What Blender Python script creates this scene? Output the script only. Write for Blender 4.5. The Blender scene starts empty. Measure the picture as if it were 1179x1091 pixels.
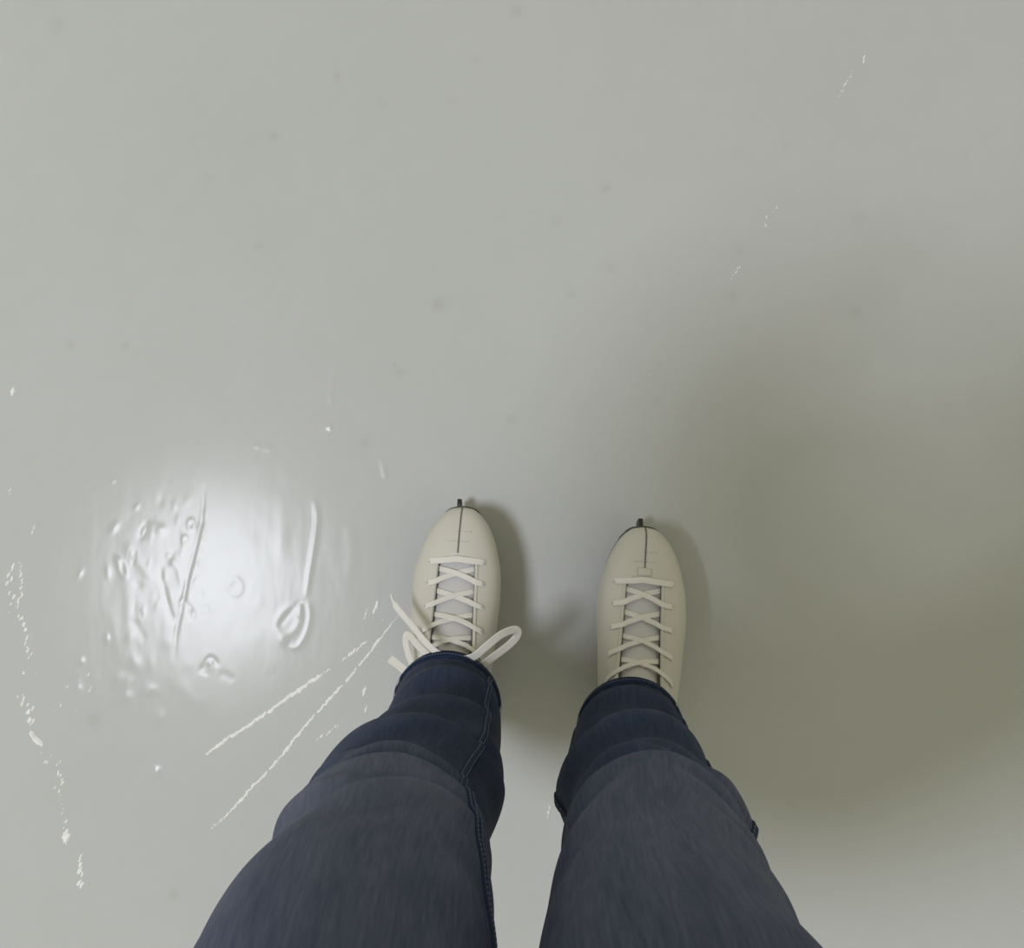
import bpy, bmesh, math, random
import numpy as np
from mathutils import Vector, Matrix, noise

random.seed(7)
rng = np.random.default_rng(7)
scene = bpy.context.scene
C = scene.collection

# ------------------------------------------------------------------ camera
W_PX, H_PX, F_PX = 1179, 1091, 1180.0
CAM = Vector((0.0, 0.0, 1.25))
TILT = math.radians(2.7)
cd = bpy.data.cameras.new('camera')
cd.sensor_width = 36.0
cd.sensor_fit = 'HORIZONTAL'
cd.lens = 36.0 * F_PX / W_PX
cd.clip_start = 0.03
cam = bpy.data.objects.new('camera', cd)
cam.location = CAM
cam.rotation_euler = (TILT, 0, 0)
C.objects.link(cam)
scene.camera = cam
CM = Matrix.Rotation(TILT, 3, 'X')


def at(px, py, z):
    """point at height z that the photograph shows at pixel px, py"""
    d = CM @ Vector(((px - W_PX / 2) / F_PX, (H_PX / 2 - py) / F_PX, -1.0))
    return CAM + d * ((z - CAM.z) / d.z)


def proj(p):
    q = CM.transposed() @ (Vector(p) - CAM)
    return (W_PX / 2 + F_PX * q.x / -q.z, H_PX / 2 - F_PX * q.y / -q.z)


# ------------------------------------------------------------------ world, exposure
world = bpy.data.worlds.new('hall_light')
scene.world = world
world.use_nodes = True
bg = world.node_tree.nodes['Background']
bg.inputs['Color'].default_value = (1.0, 0.97, 0.74, 1)
bg.inputs['Strength'].default_value = 0.425
scene.view_settings.view_transform = 'Standard'
scene.view_settings.look = 'None'
scene.view_settings.gamma = 1.0
scene.view_settings.use_curve_mapping = False
scene.view_settings.exposure = 0.0

LAMP_H = 6.0
LAMP_R = 0.60
LAMP_STRENGTH = 58.0
LAMP_COLOR = (0.865, 0.885, 1.0)
_f = at(246, 668, 0.0)
LAMP_POS = Vector((_f.x * (1 + LAMP_H / CAM.z), _f.y * (1 + LAMP_H / CAM.z), LAMP_H))


# ------------------------------------------------------------------ helpers
def lin(r, g, b):
    f = lambda c: ((c / 255) / 12.92 if c / 255 <= 0.04045 else ((c / 255 + 0.055) / 1.055) ** 2.4)
    return (f(r), f(g), f(b), 1.0)


class NT:
    def __init__(self, name):
        self.m = bpy.data.materials.new(name)
        self.m.use_nodes = True
        self.t = self.m.node_tree
        self.b = self.t.nodes['Principled BSDF']

    def n(self, typ, **kw):
        nd = self.t.nodes.new(typ)
        for k, v in kw.items():
            if hasattr(nd, k):
                setattr(nd, k, v)
            else:
                nd.inputs[k.replace('_', ' ')].default_value = v
        return nd

    def l(self, a, b):
        self.t.links.new(a, b)

    def set(self, **kw):
        for k, v in kw.items():
            self.b.inputs[k.replace('_', ' ')].default_value = v


def plain(name, col, rough=0.6, metal=0.0, spec=0.5, bump=0.0, scale=300.0, vary=0.0):
    w = NT(name)
    w.set(Base_Color=col, Roughness=rough, Metallic=metal)
    w.b.inputs['Specular IOR Level'].default_value = spec
    tc = w.n('ShaderNodeTexCoord')
    ns = w.n('ShaderNodeTexNoise', Scale=scale, Detail=3.0)
    w.l(tc.outputs['Object'], ns.inputs['Vector'])
    if vary:
        mx = w.n('ShaderNodeMix', data_type='RGBA')
        mx.inputs[6].default_value = tuple(c * (1 - vary) for c in col[:3]) + (1,)
        mx.inputs[7].default_value = tuple(min(1, c * (1 + vary)) for c in col[:3]) + (1,)
        w.l(ns.outputs['Fac'], mx.inputs[0])
        w.l(mx.outputs[2], w.b.inputs['Base Color'])
    if bump:
        bp = w.n('ShaderNodeBump', Strength=bump, Distance=0.001)
        w.l(ns.outputs['Fac'], bp.inputs['Height'])
        w.l(bp.outputs['Normal'], w.b.inputs['Normal'])
    return w.m


def mesh_obj(name, verts, faces, mats, parent=None, smooth=True, fmat=None):
    me = bpy.data.meshes.new(name)
    me.from_pydata([tuple(v) for v in verts], [], faces)
    if not isinstance(mats, (list, tuple)):
        mats = [mats]
    for m in mats:
        me.materials.append(m)
    if fmat is not None:
        me.polygons.foreach_set('material_index', fmat)
    me.polygons.foreach_set('use_smooth', [smooth] * len(me.polygons))
    me.update()
    o = bpy.data.objects.new(name, me)
    C.objects.link(o)
    if parent is not None:
        o.parent = parent
    return o


def tag(o, label, cat=None, group=None, kind=None):
    o['label'] = label
    if cat:
        o['category'] = cat
    if group:
        o['group'] = group
    if kind:
        o['kind'] = kind
    return o


def crom(pts, n):
    """Catmull-Rom through rows of an array, n samples per span"""
    P = np.asarray(pts, float)
    P = np.vstack([2 * P[0] - P[1], P, 2 * P[-1] - P[-2]])
    out = []
    for i in range(1, len(P) - 2):
        p0, p1, p2, p3 = P[i - 1], P[i], P[i + 1], P[i + 2]
        for k in range(n):
            t = k / n
            out.append(0.5 * (2 * p1 + (p2 - p0) * t + (2 * p0 - 5 * p1 + 4 * p2 - p3) * t * t
                              + (3 * p1 - p0 - 3 * p2 + p3) * t ** 3))
    out.append(P[-2])
    return np.array(out)


def smooth_interp(xq, x, y):
    """monotone cubic (pchip-like) interpolation"""
    x = np.asarray(x, float); y = np.asarray(y, float)
    h = np.diff(x); d = np.diff(y) / h
    m = np.zeros_like(y)
    m[0], m[-1] = d[0], d[-1]
    for i in range(1, len(x) - 1):
        m[i] = 0 if d[i - 1] * d[i] <= 0 else 2 * d[i - 1] * d[i] / (d[i - 1] + d[i])
    xq = np.clip(np.asarray(xq, float), x[0], x[-1])
    i = np.clip(np.searchsorted(x, xq) - 1, 0, len(x) - 2)
    t = (xq - x[i]) / h[i]
    return ((1 + 2 * t) * (1 - t) ** 2 * y[i] + t * (1 - t) ** 2 * h[i] * m[i]
            + t * t * (3 - 2 * t) * y[i + 1] + t * t * (t - 1) * h[i] * m[i + 1])


def sweep(path, normals, width, thick, wprof=None):
    """flat band with rounded edges along a path: verts, faces"""
    path = [Vector(p) for p in path]
    sec = [(-.5, 0), (-.42, .5), (.42, .5), (.5, 0), (.42, -.5), (-.42, -.5)]
    V, F = [], []
    n = len(path)
    for i, p in enumerate(path):
        tg = (path[min(i + 1, n - 1)] - path[max(i - 1, 0)]).normalized()
        nn = Vector(normals[i] if isinstance(normals, list) else normals)
        sd = tg.cross(nn)
        if sd.length < 1e-5:
            sd = Vector((1, 0, 0))
        sd.normalize()
        nn = sd.cross(tg).normalized()
        w = width * (wprof[i] if wprof else 1)
        for a, b in sec:
            V.append(p + sd * (a * w) + nn * (b * thick))
    k = len(sec)
    for i in range(n - 1):
        for j in range(k):
            F.append((i * k + j, i * k + (j + 1) % k, (i + 1) * k + (j + 1) % k, (i + 1) * k + j))
    F.append(tuple(range(k))[::-1])
    F.append(tuple((n - 1) * k + j for j in range(k)))
    return V, F


class Acc:
    def __init__(self):
        self.V, self.F = [], []

    def add(self, vf):
        o = len(self.V)
        self.V += [tuple(v) for v in vf[0]]
        self.F += [tuple(i + o for i in f) for f in vf[1]]


def box(x0, x1, y0, y1, z0, z1):
    v = [(x, y, z) for x in (x0, x1) for y in (y0, y1) for z in (z0, z1)]
    f = [(0, 1, 3, 2), (4, 6, 7, 5), (0, 4, 5, 1), (2, 3, 7, 6), (0, 2, 6, 4), (1, 5, 7, 3)]
    return v, f


def prism(outline, z0, z1):
    n = len(outline)
    v = [(x, y, z0) for x, y in outline] + [(x, y, z1) for x, y in outline]
    f = [tuple(range(n))[::-1], tuple(range(n, 2 * n))]
    f += [(i, (i + 1) % n, n + (i + 1) % n, n + i) for i in range(n)]
    return v, f


# ------------------------------------------------------------------ materials
def ice_material():
    w = NT('rink_ice')
    tc = w.n('ShaderNodeTexCoord')
    # faint clouding of the ice body
    n1 = w.n('ShaderNodeTexNoise', Scale=3.0, Detail=4.0, Roughness=0.55)
    n2 = w.n('ShaderNodeTexNoise', Scale=26.0, Detail=3.0, Roughness=0.6)
    w.l(tc.outputs['Object'], n1.inputs['Vector'])
    w.l(tc.outputs['Object'], n2.inputs['Vector'])
    add = w.n('ShaderNodeMath', operation='MULTIPLY_ADD')
    w.l(n2.outputs['Fac'], add.inputs[0]); add.inputs[1].default_value = 0.45
    w.l(n1.outputs['Fac'], add.inputs[2])
    rp = w.n('ShaderNodeValToRGB')
    rp.color_ramp.elements[0].position = 0.45
    rp.color_ramp.elements[0].color = (0.523, 0.536, 0.522, 1)
    rp.color_ramp.elements[1].position = 1.0
    rp.color_ramp.elements[1].color = (0.556, 0.566, 0.556, 1)
    w.l(add.outputs[0], rp.inputs['Fac'])
    # small faint grey specks frozen in, positions stored on the mesh
    at_ = w.n('ShaderNodeAttribute', attribute_name='speck')
    mx = w.n('ShaderNodeMix', data_type='RGBA')
    mx.inputs[7].default_value = (0.36, 0.37, 0.34, 1)
    w.l(at_.outputs['Fac'], mx.inputs[0])
    w.l(rp.outputs['Color'], mx.inputs[6])
    w.l(mx.outputs[2], w.b.inputs['Base Color'])
    w.set(Roughness=0.16)
    w.b.inputs['IOR'].default_value = 1.31
    w.b.inputs['Specular IOR Level'].default_value = 0.27
    # long ripples of the resurfaced sheet
    mp = w.n('ShaderNodeMapping')
    mp.inputs['Scale'].default_value = (34, 11, 1)
    w.l(tc.outputs['Object'], mp.inputs['Vector'])
    n3 = w.n('ShaderNodeTexNoise', Scale=1.0, Detail=2.5, Roughness=0.5)
    w.l(mp.outputs['Vector'], n3.inputs['Vector'])
    bp = w.n('ShaderNodeBump', Strength=0.12, Distance=0.002)
    w.l(n3.outputs['Fac'], bp.inputs['Height'])
    w.l(bp.outputs['Normal'], w.b.inputs['Normal'])
    return w.m


def denim_material():
    w = NT('denim')
    uv = w.n('ShaderNodeUVMap', uv_map='UVMap')
    mp = w.n('ShaderNodeMapping'); mp.inputs['Scale'].default_value = (420, 40, 1)
    w.l(uv.outputs['UV'], mp.inputs['Vector'])
    st = w.n('ShaderNodeTexNoise', Scale=1.0, Detail=3.0, Roughness=0.65)
    w.l(mp.outputs['Vector'], st.inputs['Vector'])
    mp2 = w.n('ShaderNodeMapping'); mp2.inputs['Scale'].default_value = (60, 9, 1)
    w.l(uv.outputs['UV'], mp2.inputs['Vector'])
    st2 = w.n('ShaderNodeTexNoise', Scale=1.0, Detail=4.0, Roughness=0.6)
    w.l(mp2.outputs['Vector'], st2.inputs['Vector'])
    at_ = w.n('ShaderNodeAttribute', attribute_name='fade_fold_shade')
    a1 = w.n('ShaderNodeMath', operation='MULTIPLY_ADD')
    w.l(st.outputs['Fac'], a1.inputs[0]); a1.inputs[1].default_value = 0.55
    w.l(at_.outputs['Fac'], a1.inputs[2])
    a2 = w.n('ShaderNodeMath', operation='MULTIPLY_ADD')
    w.l(st2.outputs['Fac'], a2.inputs[0]); a2.inputs[1].default_value = 0.40
    w.l(a1.outputs[0], a2.inputs[2])
    sub = w.n('ShaderNodeMath', operation='SUBTRACT'); sub.inputs[1].default_value = 0.40
    w.l(a2.outputs[0], sub.inputs[0])
    rp = w.n('ShaderNodeValToRGB')
    e = rp.color_ramp.elements
    e[0].position = 0.0; e[0].color = (0.010, 0.018, 0.046, 1)
    e[1].position = 1.0; e[1].color = (0.140, 0.154, 0.222, 1)
    k = e.new(0.45); k.color = (0.038, 0.056, 0.112, 1)
    w.l(sub.outputs[0], rp.inputs['Fac'])
    w.l(rp.outputs['Color'], w.b.inputs['Base Color'])
    w.set(Roughness=0.92)
    w.b.inputs['Specular IOR Level'].default_value = 0.15
    w.b.inputs['Sheen Weight'].default_value = 0.05
    w.b.inputs['Sheen Roughness'].default_value = 0.5
    mp3 = w.n('ShaderNodeMapping'); mp3.inputs['Scale'].default_value = (900, 600, 1)
    w.l(uv.outputs['UV'], mp3.inputs['Vector'])
    wv = w.n('ShaderNodeTexNoise', Scale=1.0, Detail=1.0)
    w.l(mp3.outputs['Vector'], wv.inputs['Vector'])
    bp = w.n('ShaderNodeBump', Strength=0.35, Distance=0.0006)
    w.l(wv.outputs['Fac'], bp.inputs['Height'])
    w.l(bp.outputs['Normal'], w.b.inputs['Normal'])
    return w.m


M_ICE = ice_material()
M_DENIM = denim_material()
M_SNOW = plain('shaved_ice', (0.97, 0.97, 0.97, 1), 0.35, spec=0.6)
M_LEATHER = plain('white_leather', (0.63, 0.61, 0.54, 1), 0.42, bump=0.12, scale=900, vary=0.03)
M_EDGE = plain('edge_gap_shade', (0.10, 0.10, 0.09, 1), 0.8)  # cut edge and lining, darkened to paint the shadow gap beside the tongue
M_TONGUE = plain('tongue_felt', (0.62, 0.61, 0.60, 1), 0.9, spec=0.2, bump=0.3, scale=1500, vary=0.06)
M_LACE = plain('cotton_lace', (0.80, 0.78, 0.72, 1), 0.85, spec=0.2, bump=0.4, scale=2500, vary=0.06)
M_SOLE = plain('sole_edge', (0.11, 0.11, 0.10, 1), 0.6)
M_STEEL = plain('blade_steel', (0.22, 0.22, 0.22, 1), 0.35, metal=1.0)
M_PICK = plain('toe_pick_steel', (0.05, 0.05, 0.05, 1), 0.5, metal=0.6)
M_SEAM = plain('toe_seam_thread', (0.16, 0.16, 0.14, 1), 0.8)
M_RIM = plain('eyelet_rim', (0.62, 0.60, 0.54, 1), 0.4)
M_HOLE = plain('eyelet_hole', (0.02, 0.02, 0.02, 1), 0.9)
M_TOE_MARK = plain('faint_toe_mark', (0.56, 0.54, 0.475, 1), 0.7)
M_STITCH = plain('denim_seam', (0.034, 0.050, 0.098, 1), 0.9, spec=0.1, vary=0.25, scale=400)
M_HEM = plain('denim_hem', (0.018, 0.030, 0.066, 1), 0.92, spec=0.1, vary=0.45, scale=260, bump=0.5)
M_THREAD = plain('pale_thread', (0.17, 0.20, 0.25, 1), 0.9, spec=0.1)
M_SKIN = plain('skin', (0.55, 0.36, 0.28, 1), 0.55)
M_KNIT = plain('grey_knit', (0.09, 0.09, 0.10, 1), 0.95, bump=0.5, scale=600, vary=0.1)
M_HAIR = plain('dark_hair', (0.03, 0.02, 0.015, 1), 0.5)
M_CASE = plain('lamp_housing', (0.35, 0.35, 0.36, 1), 0.4, metal=0.8)

# ------------------------------------------------------------------ the ice
# height relief in millimetres, described by ridges, pits and bumps that sit in the ice
gx = np.concatenate([np.linspace(-8, -0.72, 16)[:-1], np.arange(-0.72, -0.10, 0.0018),
                     np.arange(-0.10, 0.72, 0.006), np.linspace(0.72, 8, 16)])
gy = np.concatenate([np.linspace(-8, -0.62, 16)[:-1], np.arange(-0.62, -0.46, 0.006), np.arange(-0.46, 0.22, 0.0018),
                     np.arange(0.22, 0.72, 0.006), np.linspace(0.72, 8, 16)])
X, Y = np.meshgrid(gx, gy)
Z = np.zeros_like(X)
SPK = np.zeros_like(X)


def fl(px, py):
    p = at(px, py, 0)
    return np.array([p.x, p.y])


def ridge(pts, amp, sig, taper=True):
    """raised (amp>0) or cut (amp<0) line in the ice, amp and sig in mm"""
    P = np.array([fl(*p) for p in pts])
    P = crom(P, 5)
    s = sig / 1000
    lo, hi = P.min(0) - 5 * s, P.max(0) + 5 * s
    ix = np.where((gx > lo[0]) & (gx < hi[0]))[0]
    iy = np.where((gy > lo[1]) & (gy < hi[1]))[0]
    if not len(ix) or not len(iy):
        return
    sl = np.ix_(iy, ix)
    x, y = X[sl], Y[sl]
    best = np.full(x.shape, 1e9); tt = np.zeros(x.shape)
    n = len(P) - 1
    for i in range(n):
        a, d = P[i], P[i + 1] - P[i]
        L = max(d @ d, 1e-12)
        t = np.clip(((x - a[0]) * d[0] + (y - a[1]) * d[1]) / L, 0, 1)
        q = (x - a[0] - t * d[0]) ** 2 + (y - a[1] - t * d[1]) ** 2
        m = q < best
        best = np.where(m, q, best); tt = np.where(m, (i + t) / n, tt)
    wgt = np.clip(np.minimum(tt, 1 - tt) * 6, 0.0, 1) if taper else 1.0
    Z[sl] += 0.65 * amp / 1000 * wgt * np.exp(-best / (2 * s * s))


def bump(px, py, rx, ry, amp, ang=0.0, ring=0.0):
    """low mound (or pit) of radii rx, ry in mm; ring > 0 makes it a blister with a rim"""
    c = fl(px, py)
    R = max(rx, ry) / 1000 * 4
    ix = np.where(abs(gx - c[0]) < R)[0]
    iy = np.where(abs(gy - c[1]) < R)[0]
    sl = np.ix_(iy, ix)
    dx, dy = (X[sl] - c[0]) * 1000, (Y[sl] - c[1]) * 1000
    ca, sa = math.cos(ang), math.sin(ang)
    u, v = (dx * ca + dy * sa) / rx, (-dx * sa + dy * ca) / ry
    r = np.sqrt(u * u + v * v)
    if ring:
        Z[sl] += 0.62 * amp / 1000 * np.exp(-((r - 1) / ring) ** 2)
    else:
        Z[sl] += 0.75 * amp / 1000 * np.exp(-r * r)


# the blistered patch under the lamp's reflection
ridge([(235, 556), (234, 585), (229, 615), (218, 660), (209, 700), (203, 728), (200, 762)], -0.42, 2.1)
ridge([(238, 560), (233, 612), (222, 662), (212, 702)], 0.22, 2.4)
ridge([(184, 650), (188, 675), (194, 698), (198, 716)], -0.34, 2.3)
ridge([(190, 640), (198, 640), (205, 655), (210, 680)], 0.20, 2.2)
ridge([(146, 622), (155, 640), (166, 656), (176, 668)], 0.22, 4.0)
ridge([(362, 572), (365, 597), (361, 630), (356, 662), (352, 690)], 0.62, 2.2)
ridge([(354, 690), (357, 708), (352, 730), (342, 745), (332, 742)], 0.42, 2.4)
ridge([(349, 692), (338, 700), (328, 712), (318, 724)], -0.22, 2.6)
ridge([(346, 694), (345, 712)], 0.36, 1.8)
ridge([(230, 776), (235, 766), (241, 757), (247, 760), (251, 768)], -0.40, 2.2)
ridge([(240, 764), (236, 778)], -0.25, 1.8)
ridge([(252, 775), (262, 778), (270, 783)], -0.16, 3.5)
ridge([(150, 712), (160, 724), (168, 740)], -0.12, 3.0)
ridge([(120, 690), (128, 715), (136, 745), (142, 770)], 0.14, 6.0)
ridge([(150, 600), (147, 660), (148, 720), (146, 770)], 0.14, 5.0)
ridge([(206, 600), (212, 620), (208, 645)], 0.14, 2.0)
ridge([(322, 560), (326, 600), (324, 660)], 0.10, 6.0)
ridge([(388, 418), (382, 440), (381, 468)], 0.75, 3.0)
ridge([(440, 526), (442, 540), (445, 552)], 0.55, 2.6)
ridge([(400, 600), (405, 630), (403, 668)], 0.20, 4.5)
ridge([(190, 770), (215, 800), (240, 812)], 0.12, 7.0)
ridge([(285, 720), (300, 756), (318, 772)], 0.08, 8.0)
bump(271, 675, 7.5, 9.5, 0.26, 0.2, ring=0.42)
bump(262, 680, 6, 6, -0.18)
bump(232, 684, 3, 4, -0.20)
bump(185, 609, 7, 6, 0.40)
bump(176, 604, 5, 5, 0.18)
bump(220, 604, 3.6, 6, 0.28, ring=0.45)
bump(213, 622, 3, 5, 0.26, ring=0.45)
bump(199, 648, 4, 5, 0.30)
bump(159, 674, 5, 5, -0.20)
bump(136, 646, 3.2, 7, 0.45, 0.3)
bump(141, 654, 4.5, 11, 0.22, 0.3, ring=0.4)
bump(131, 607, 4, 7, 0.45, -0.5)
bump(124, 658, 3, 7, 0.32, 0.1)
bump(91, 661, 3, 7, 0.40, -0.5)
bump(157, 583, 2.5, 4, 0.25, -0.5)
bump(130, 553, 2.5, 3, 0.25)
bump(123, 735, 3, 5, 0.42)
bump(93, 761, 4, 5, 0.52)
bump(90, 793, 4.5, 6, 0.52)
bump(88, 778, 8, 12, 0.20)
bump(180, 889, 5, 6, 1.15)
bump(325, 738, 5, 7, 0.36, 0.3)
bump(332, 715, 12, 18, 0.30, -0.5, ring=0.35)
bump(380, 491, 3, 4, 1.1, 0.6)
bump(296, 513, 3, 3, 0.25)
bump(308, 516, 5, 4, 0.20)
bump(374, 492, 5, 4, 0.2)
for _ in range(46):   # finer orange-peel round the patch
    a, r = rng.uniform(0, 2 * math.pi), abs(rng.normal(0, 95))
    bump(215 + r * math.cos(a) * 1.0, 690 + r * math.sin(a) * 1.15,
         rng.uniform(4, 11), rng.uniform(7, 20), rng.uniform(-0.10, 0.13), rng.uniform(-0.6, 0.3))
for _ in range(30):   # small blisters beside the long crack
    bump(rng.uniform(148, 236), rng.uniform(572, 720), rng.uniform(2, 4), rng.uniform(4, 10), rng.choice([-1, 1]) * rng.uniform(.08, .20),
         rng.uniform(-.4, .1), ring=0.5 if rng.random() < .3 else 0.0)
for _ in range(26):
    a, r = rng.uniform(0, 2 * math.pi), abs(rng.normal(0, 70))
    bump(150 + r * math.cos(a), 800 + r * math.sin(a) * 0.7,
         rng.uniform(4, 9), rng.uniform(5, 12), rng.uniform(0.05, 0.30), rng.uniform(-0.6, 0.3))

for (px, py, r, k) in [(505, 350, 7, .8), (315, 157, 6, .6), (388, 88, 5, .6), (595, 12, 6, .7), (697, 217, 4, .7),
                       (658, 338, 4, .5), (640, 255, 4, .5), (703, 308, 5, .5), (590, 483, 6, .5), (460, 428, 5, .5),
                       (455, 420, 4, .4), (145, 398, 5, .4), (80, 398, 5, .4), (65, 30, 8, .4), (298, 283, 6, .4),
                       (420, 510, 6, .5), (548, 70, 6, .35), (985, 360, 6, .5), (990, 252, 6, .5), (842, 340, 5, .5),
                       (850, 288, 6, .4), (858, 378, 4, .4), (755, 462, 5, .4), (200, 1030, 6, .5), (108, 828, 9, .5),
                       (1110, 180, 5, .3), (905, 170, 6, .25), (520, 116, 5, .3), (440, 118, 8, .25), (240, 205, 7, .25)]:
    c = fl(px, py)
    R = r / 1000 * 1.06
    SPK = np.maximum(SPK, 0.5 * k * np.exp(-((X - c[0]) ** 2 + (Y - c[1]) ** 2) / (R * R)))

ny, nx = X.shape
co = np.stack([X, Y, Z], -1).reshape(-1, 3)
idx = np.arange(ny * nx).reshape(ny, nx)
quads = np.stack([idx[:-1, :-1], idx[:-1, 1:], idx[1:, 1:], idx[1:, :-1]], -1).reshape(-1, 4)
me = bpy.data.meshes.new('floor')
me.vertices.add(len(co)); me.vertices.foreach_set('co', co.ravel())
me.loops.add(quads.size); me.loops.foreach_set('vertex_index', quads.ravel())
me.polygons.add(len(quads)); me.polygons.foreach_set('loop_start', np.arange(0, quads.size, 4))
me.polygons.foreach_set('use_smooth', np.ones(len(quads), bool))
me.update()
ab = me.attributes.new('speck', 'FLOAT', 'POINT'); ab.data.foreach_set('value', SPK.ravel().astype(np.float32))
me.materials.append(M_ICE)
floor = bpy.data.objects.new('floor', me); C.objects.link(floor)
tag(floor, 'smooth pale grey ice sheet of a skating rink with blade scratches', kind='structure')

# ---- blade scratches: broken lines of shaved ice lying in the cut
def chip(acc, p, ang, L, w, h):
    ca, sa = math.cos(ang), math.sin(ang)
    j = lambda: random.uniform(0.8, 1.2)
    pts = [(-L / 2, 0, 0), (-L * .3 * j(), w / 2 * j(), 0), (L * .3 * j(), w / 2 * j(), 0), (L / 2, 0, 0),
           (L * .3 * j(), -w / 2 * j(), 0), (-L * .3 * j(), -w / 2 * j(), 0),
           (-L * .22, 0, h * j()), (L * .22, 0, h * j())]
    V = [(p[0] + x * ca - y * sa, p[1] + x * sa + y * ca, z + 0.0002) for x, y, z in pts]
    F = [(0, 6, 1), (1, 6, 7, 2), (2, 7, 3), (3, 7, 4), (4, 7, 6, 5), (5, 6, 0)]
    acc.add((V, [f[::-1] for f in F]))


def scratch(pts, label, dens=1.0, size=1.0, slant=None, jit=0.0012, rows=1, cover=1.0, name='skate_scratch'):
    P = crom(np.array([fl(*p) for p in pts]), 8)
    seg = np.linalg.norm(np.diff(P, axis=0), axis=1); cum = np.concatenate([[0], np.cumsum(seg)])
    acc = Acc(); s = 0.0
    gapn = random.uniform(0, 50)
    while s < cum[-1]:
        i = min(np.searchsorted(cum, s, side='right') - 1, len(seg) - 1)
        t = (s - cum[i]) / max(seg[i], 1e-9)
        p = P[i] * (1 - t) + P[i + 1] * t
        d = P[i + 1] - P[i]
        ang = math.atan2(d[1], d[0])
        if noise.noise((s * 55 + gapn, 3.1, 0.7)) < cover - 0.5 or cover >= 1:
            for r in range(rows):
                q = p + rng.normal(0, jit, 2)
                a = (ang + random.uniform(-.25, .25)) if slant is None else slant + random.uniform(-.2, .2)
                e = min(s, cum[-1] - s) / (0.12 * cum[-1] + 1e-6)
                k = size * min(1, 0.45 + 0.55 * e) * random.uniform(0.6, 1.3)
                chip(acc, q, a, 0.0074 * k, 0.0027 * k, 0.0011 * k)
        s += 0.0030 / dens * random.uniform(0.6, 1.5)
    if not acc.V:
        return
    o = mesh_obj(name, acc.V, acc.F, M_SNOW, floor, smooth=False)
    o['label'] = label
    o['kind'] = 'stuff'


SL = math.radians(62)
scratch([(458, 709), (440, 732), (415, 765), (394, 789), (352, 835), (317, 878), (285, 912), (262, 937), (243, 953)],
        'long white blade cut ending near the boot with loose laces', 1.1, 0.95, math.radians(52), 0.0005, cover=0.95)
scratch([(423, 737), (405, 752), (388, 765)], 'broken upper end of a blade cut', .8, .8, math.radians(58), 0.0006, cover=.7)
scratch([(380, 770), (369, 777), (330, 804), (295, 829), (262, 850), (245, 862), (232, 871)],
        'shorter white blade cut beside the lamp reflection', 1.3, 1.1, math.radians(50), 0.0006, cover=.98)
scratch([(434, 693), (430, 705)], 'short ice chip mark', 1.0, 1.2, SL, 0.001)
scratch([(424, 698), (420, 712)], 'thin ice nick', .8, .7, SL, 0.0006)
scratch([(439, 708), (441, 714)], 'tiny ice nick', .8, .7, SL, 0.0006)
scratch([(421, 790), (418, 800)], 'ice nick beside the jeans', 1.0, 1.0, SL, 0.0007)
scratch([(423, 810), (420, 820)], 'lower ice nick beside the jeans', 1.0, 1.0, SL, 0.0007)
scratch([(393, 832), (378, 842), (362, 853)], 'short dashed scratch beside the knee', .8, .65, SL, 0.0008, cover=.8)
scratch([(17, 642), (12, 664), (10, 678), (10, 690), (12, 705)], 'dotted scratch at the frame edge', .45, .85, SL, 0.003)
scratch([(23, 647), (25, 670), (22, 700), (27, 715), (29, 730), (32, 745), (34, 760)],
        'dotted chain of ice chips far from the boots', .75, .95, SL, 0.0016)
scratch([(21, 772), (30, 772), (40, 775)], 'loose chips in the dotted chain', .5, .6, SL, 0.003)
scratch([(24, 800), (32, 806), (34, 820), (37, 838)], 'clustered chips in the dotted chain', 1.0, 1.0, SL, 0.0035)
scratch([(37, 846), (42, 851), (47, 856)], 'large bright flake of shaved ice', 2.2, 1.9, math.radians(-48), 0.0006)
scratch([(46, 872), (66, 876), (68, 898), (67, 914)], 'thin chips trailing below the bright flake', .7, .8, SL, 0.003)
scratch([(75, 955), (76, 962), (77, 970)], 'bright cluster of ice chips', 2.0, 1.2, SL, 0.0016)
scratch([(94, 985), (92, 998), (93, 1010), (91, 1024)], 'last chips of the dotted chain', 1.0, .9, SL, 0.0016)
scratch([(72, 925), (74, 945)], 'faint chips above the bright cluster', .6, .6, SL, 0.002)
scratch([(61, 824), (67, 820), (110, 770), (83, 815)], 'scattered ice specks', .14, .6, SL, 0.006)
scratch([(15, 447), (13, 455)], 'single bright speck on the ice', 1.2, 1.0, SL, 0.0004)
scratch([(12, 562), (12, 572)], 'faint speck on the ice', .7, .6, SL, 0.0006)
scratch([(40, 604), (37, 615)], 'faint dash on the ice', .7, .6, SL, 0.0006)
scratch([(997, 60), (993, 72)], 'far end of the faint distant scratch', 1.1, .6, math.radians(72), 0.0004)
scratch([(982, 82), (976, 92), (969, 106), (963, 118)], 'faint distant scratch', .9, .42, math.radians(60), 0.0008)
scratch([(915, 217), (905, 230), (886, 248), (872, 272)], 'faint dashed scratch on open ice', .5, .50, math.radians(60), 0.0014, cover=.7)
scratch([(858, 294), (850, 307), (842, 322)], 'near end of the faint dashed scratch', .7, .55, math.radians(60), 0.0008, cover=.7)
scratch([(748, 431), (748, 434)], 'lone ice speck above the boot toes', .6, .6, SL, 0.0003)
scratch([(632, 925), (631, 940)], 'pale nick between the trouser legs', .8, .7, math.radians(86), 0.0005)

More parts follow.
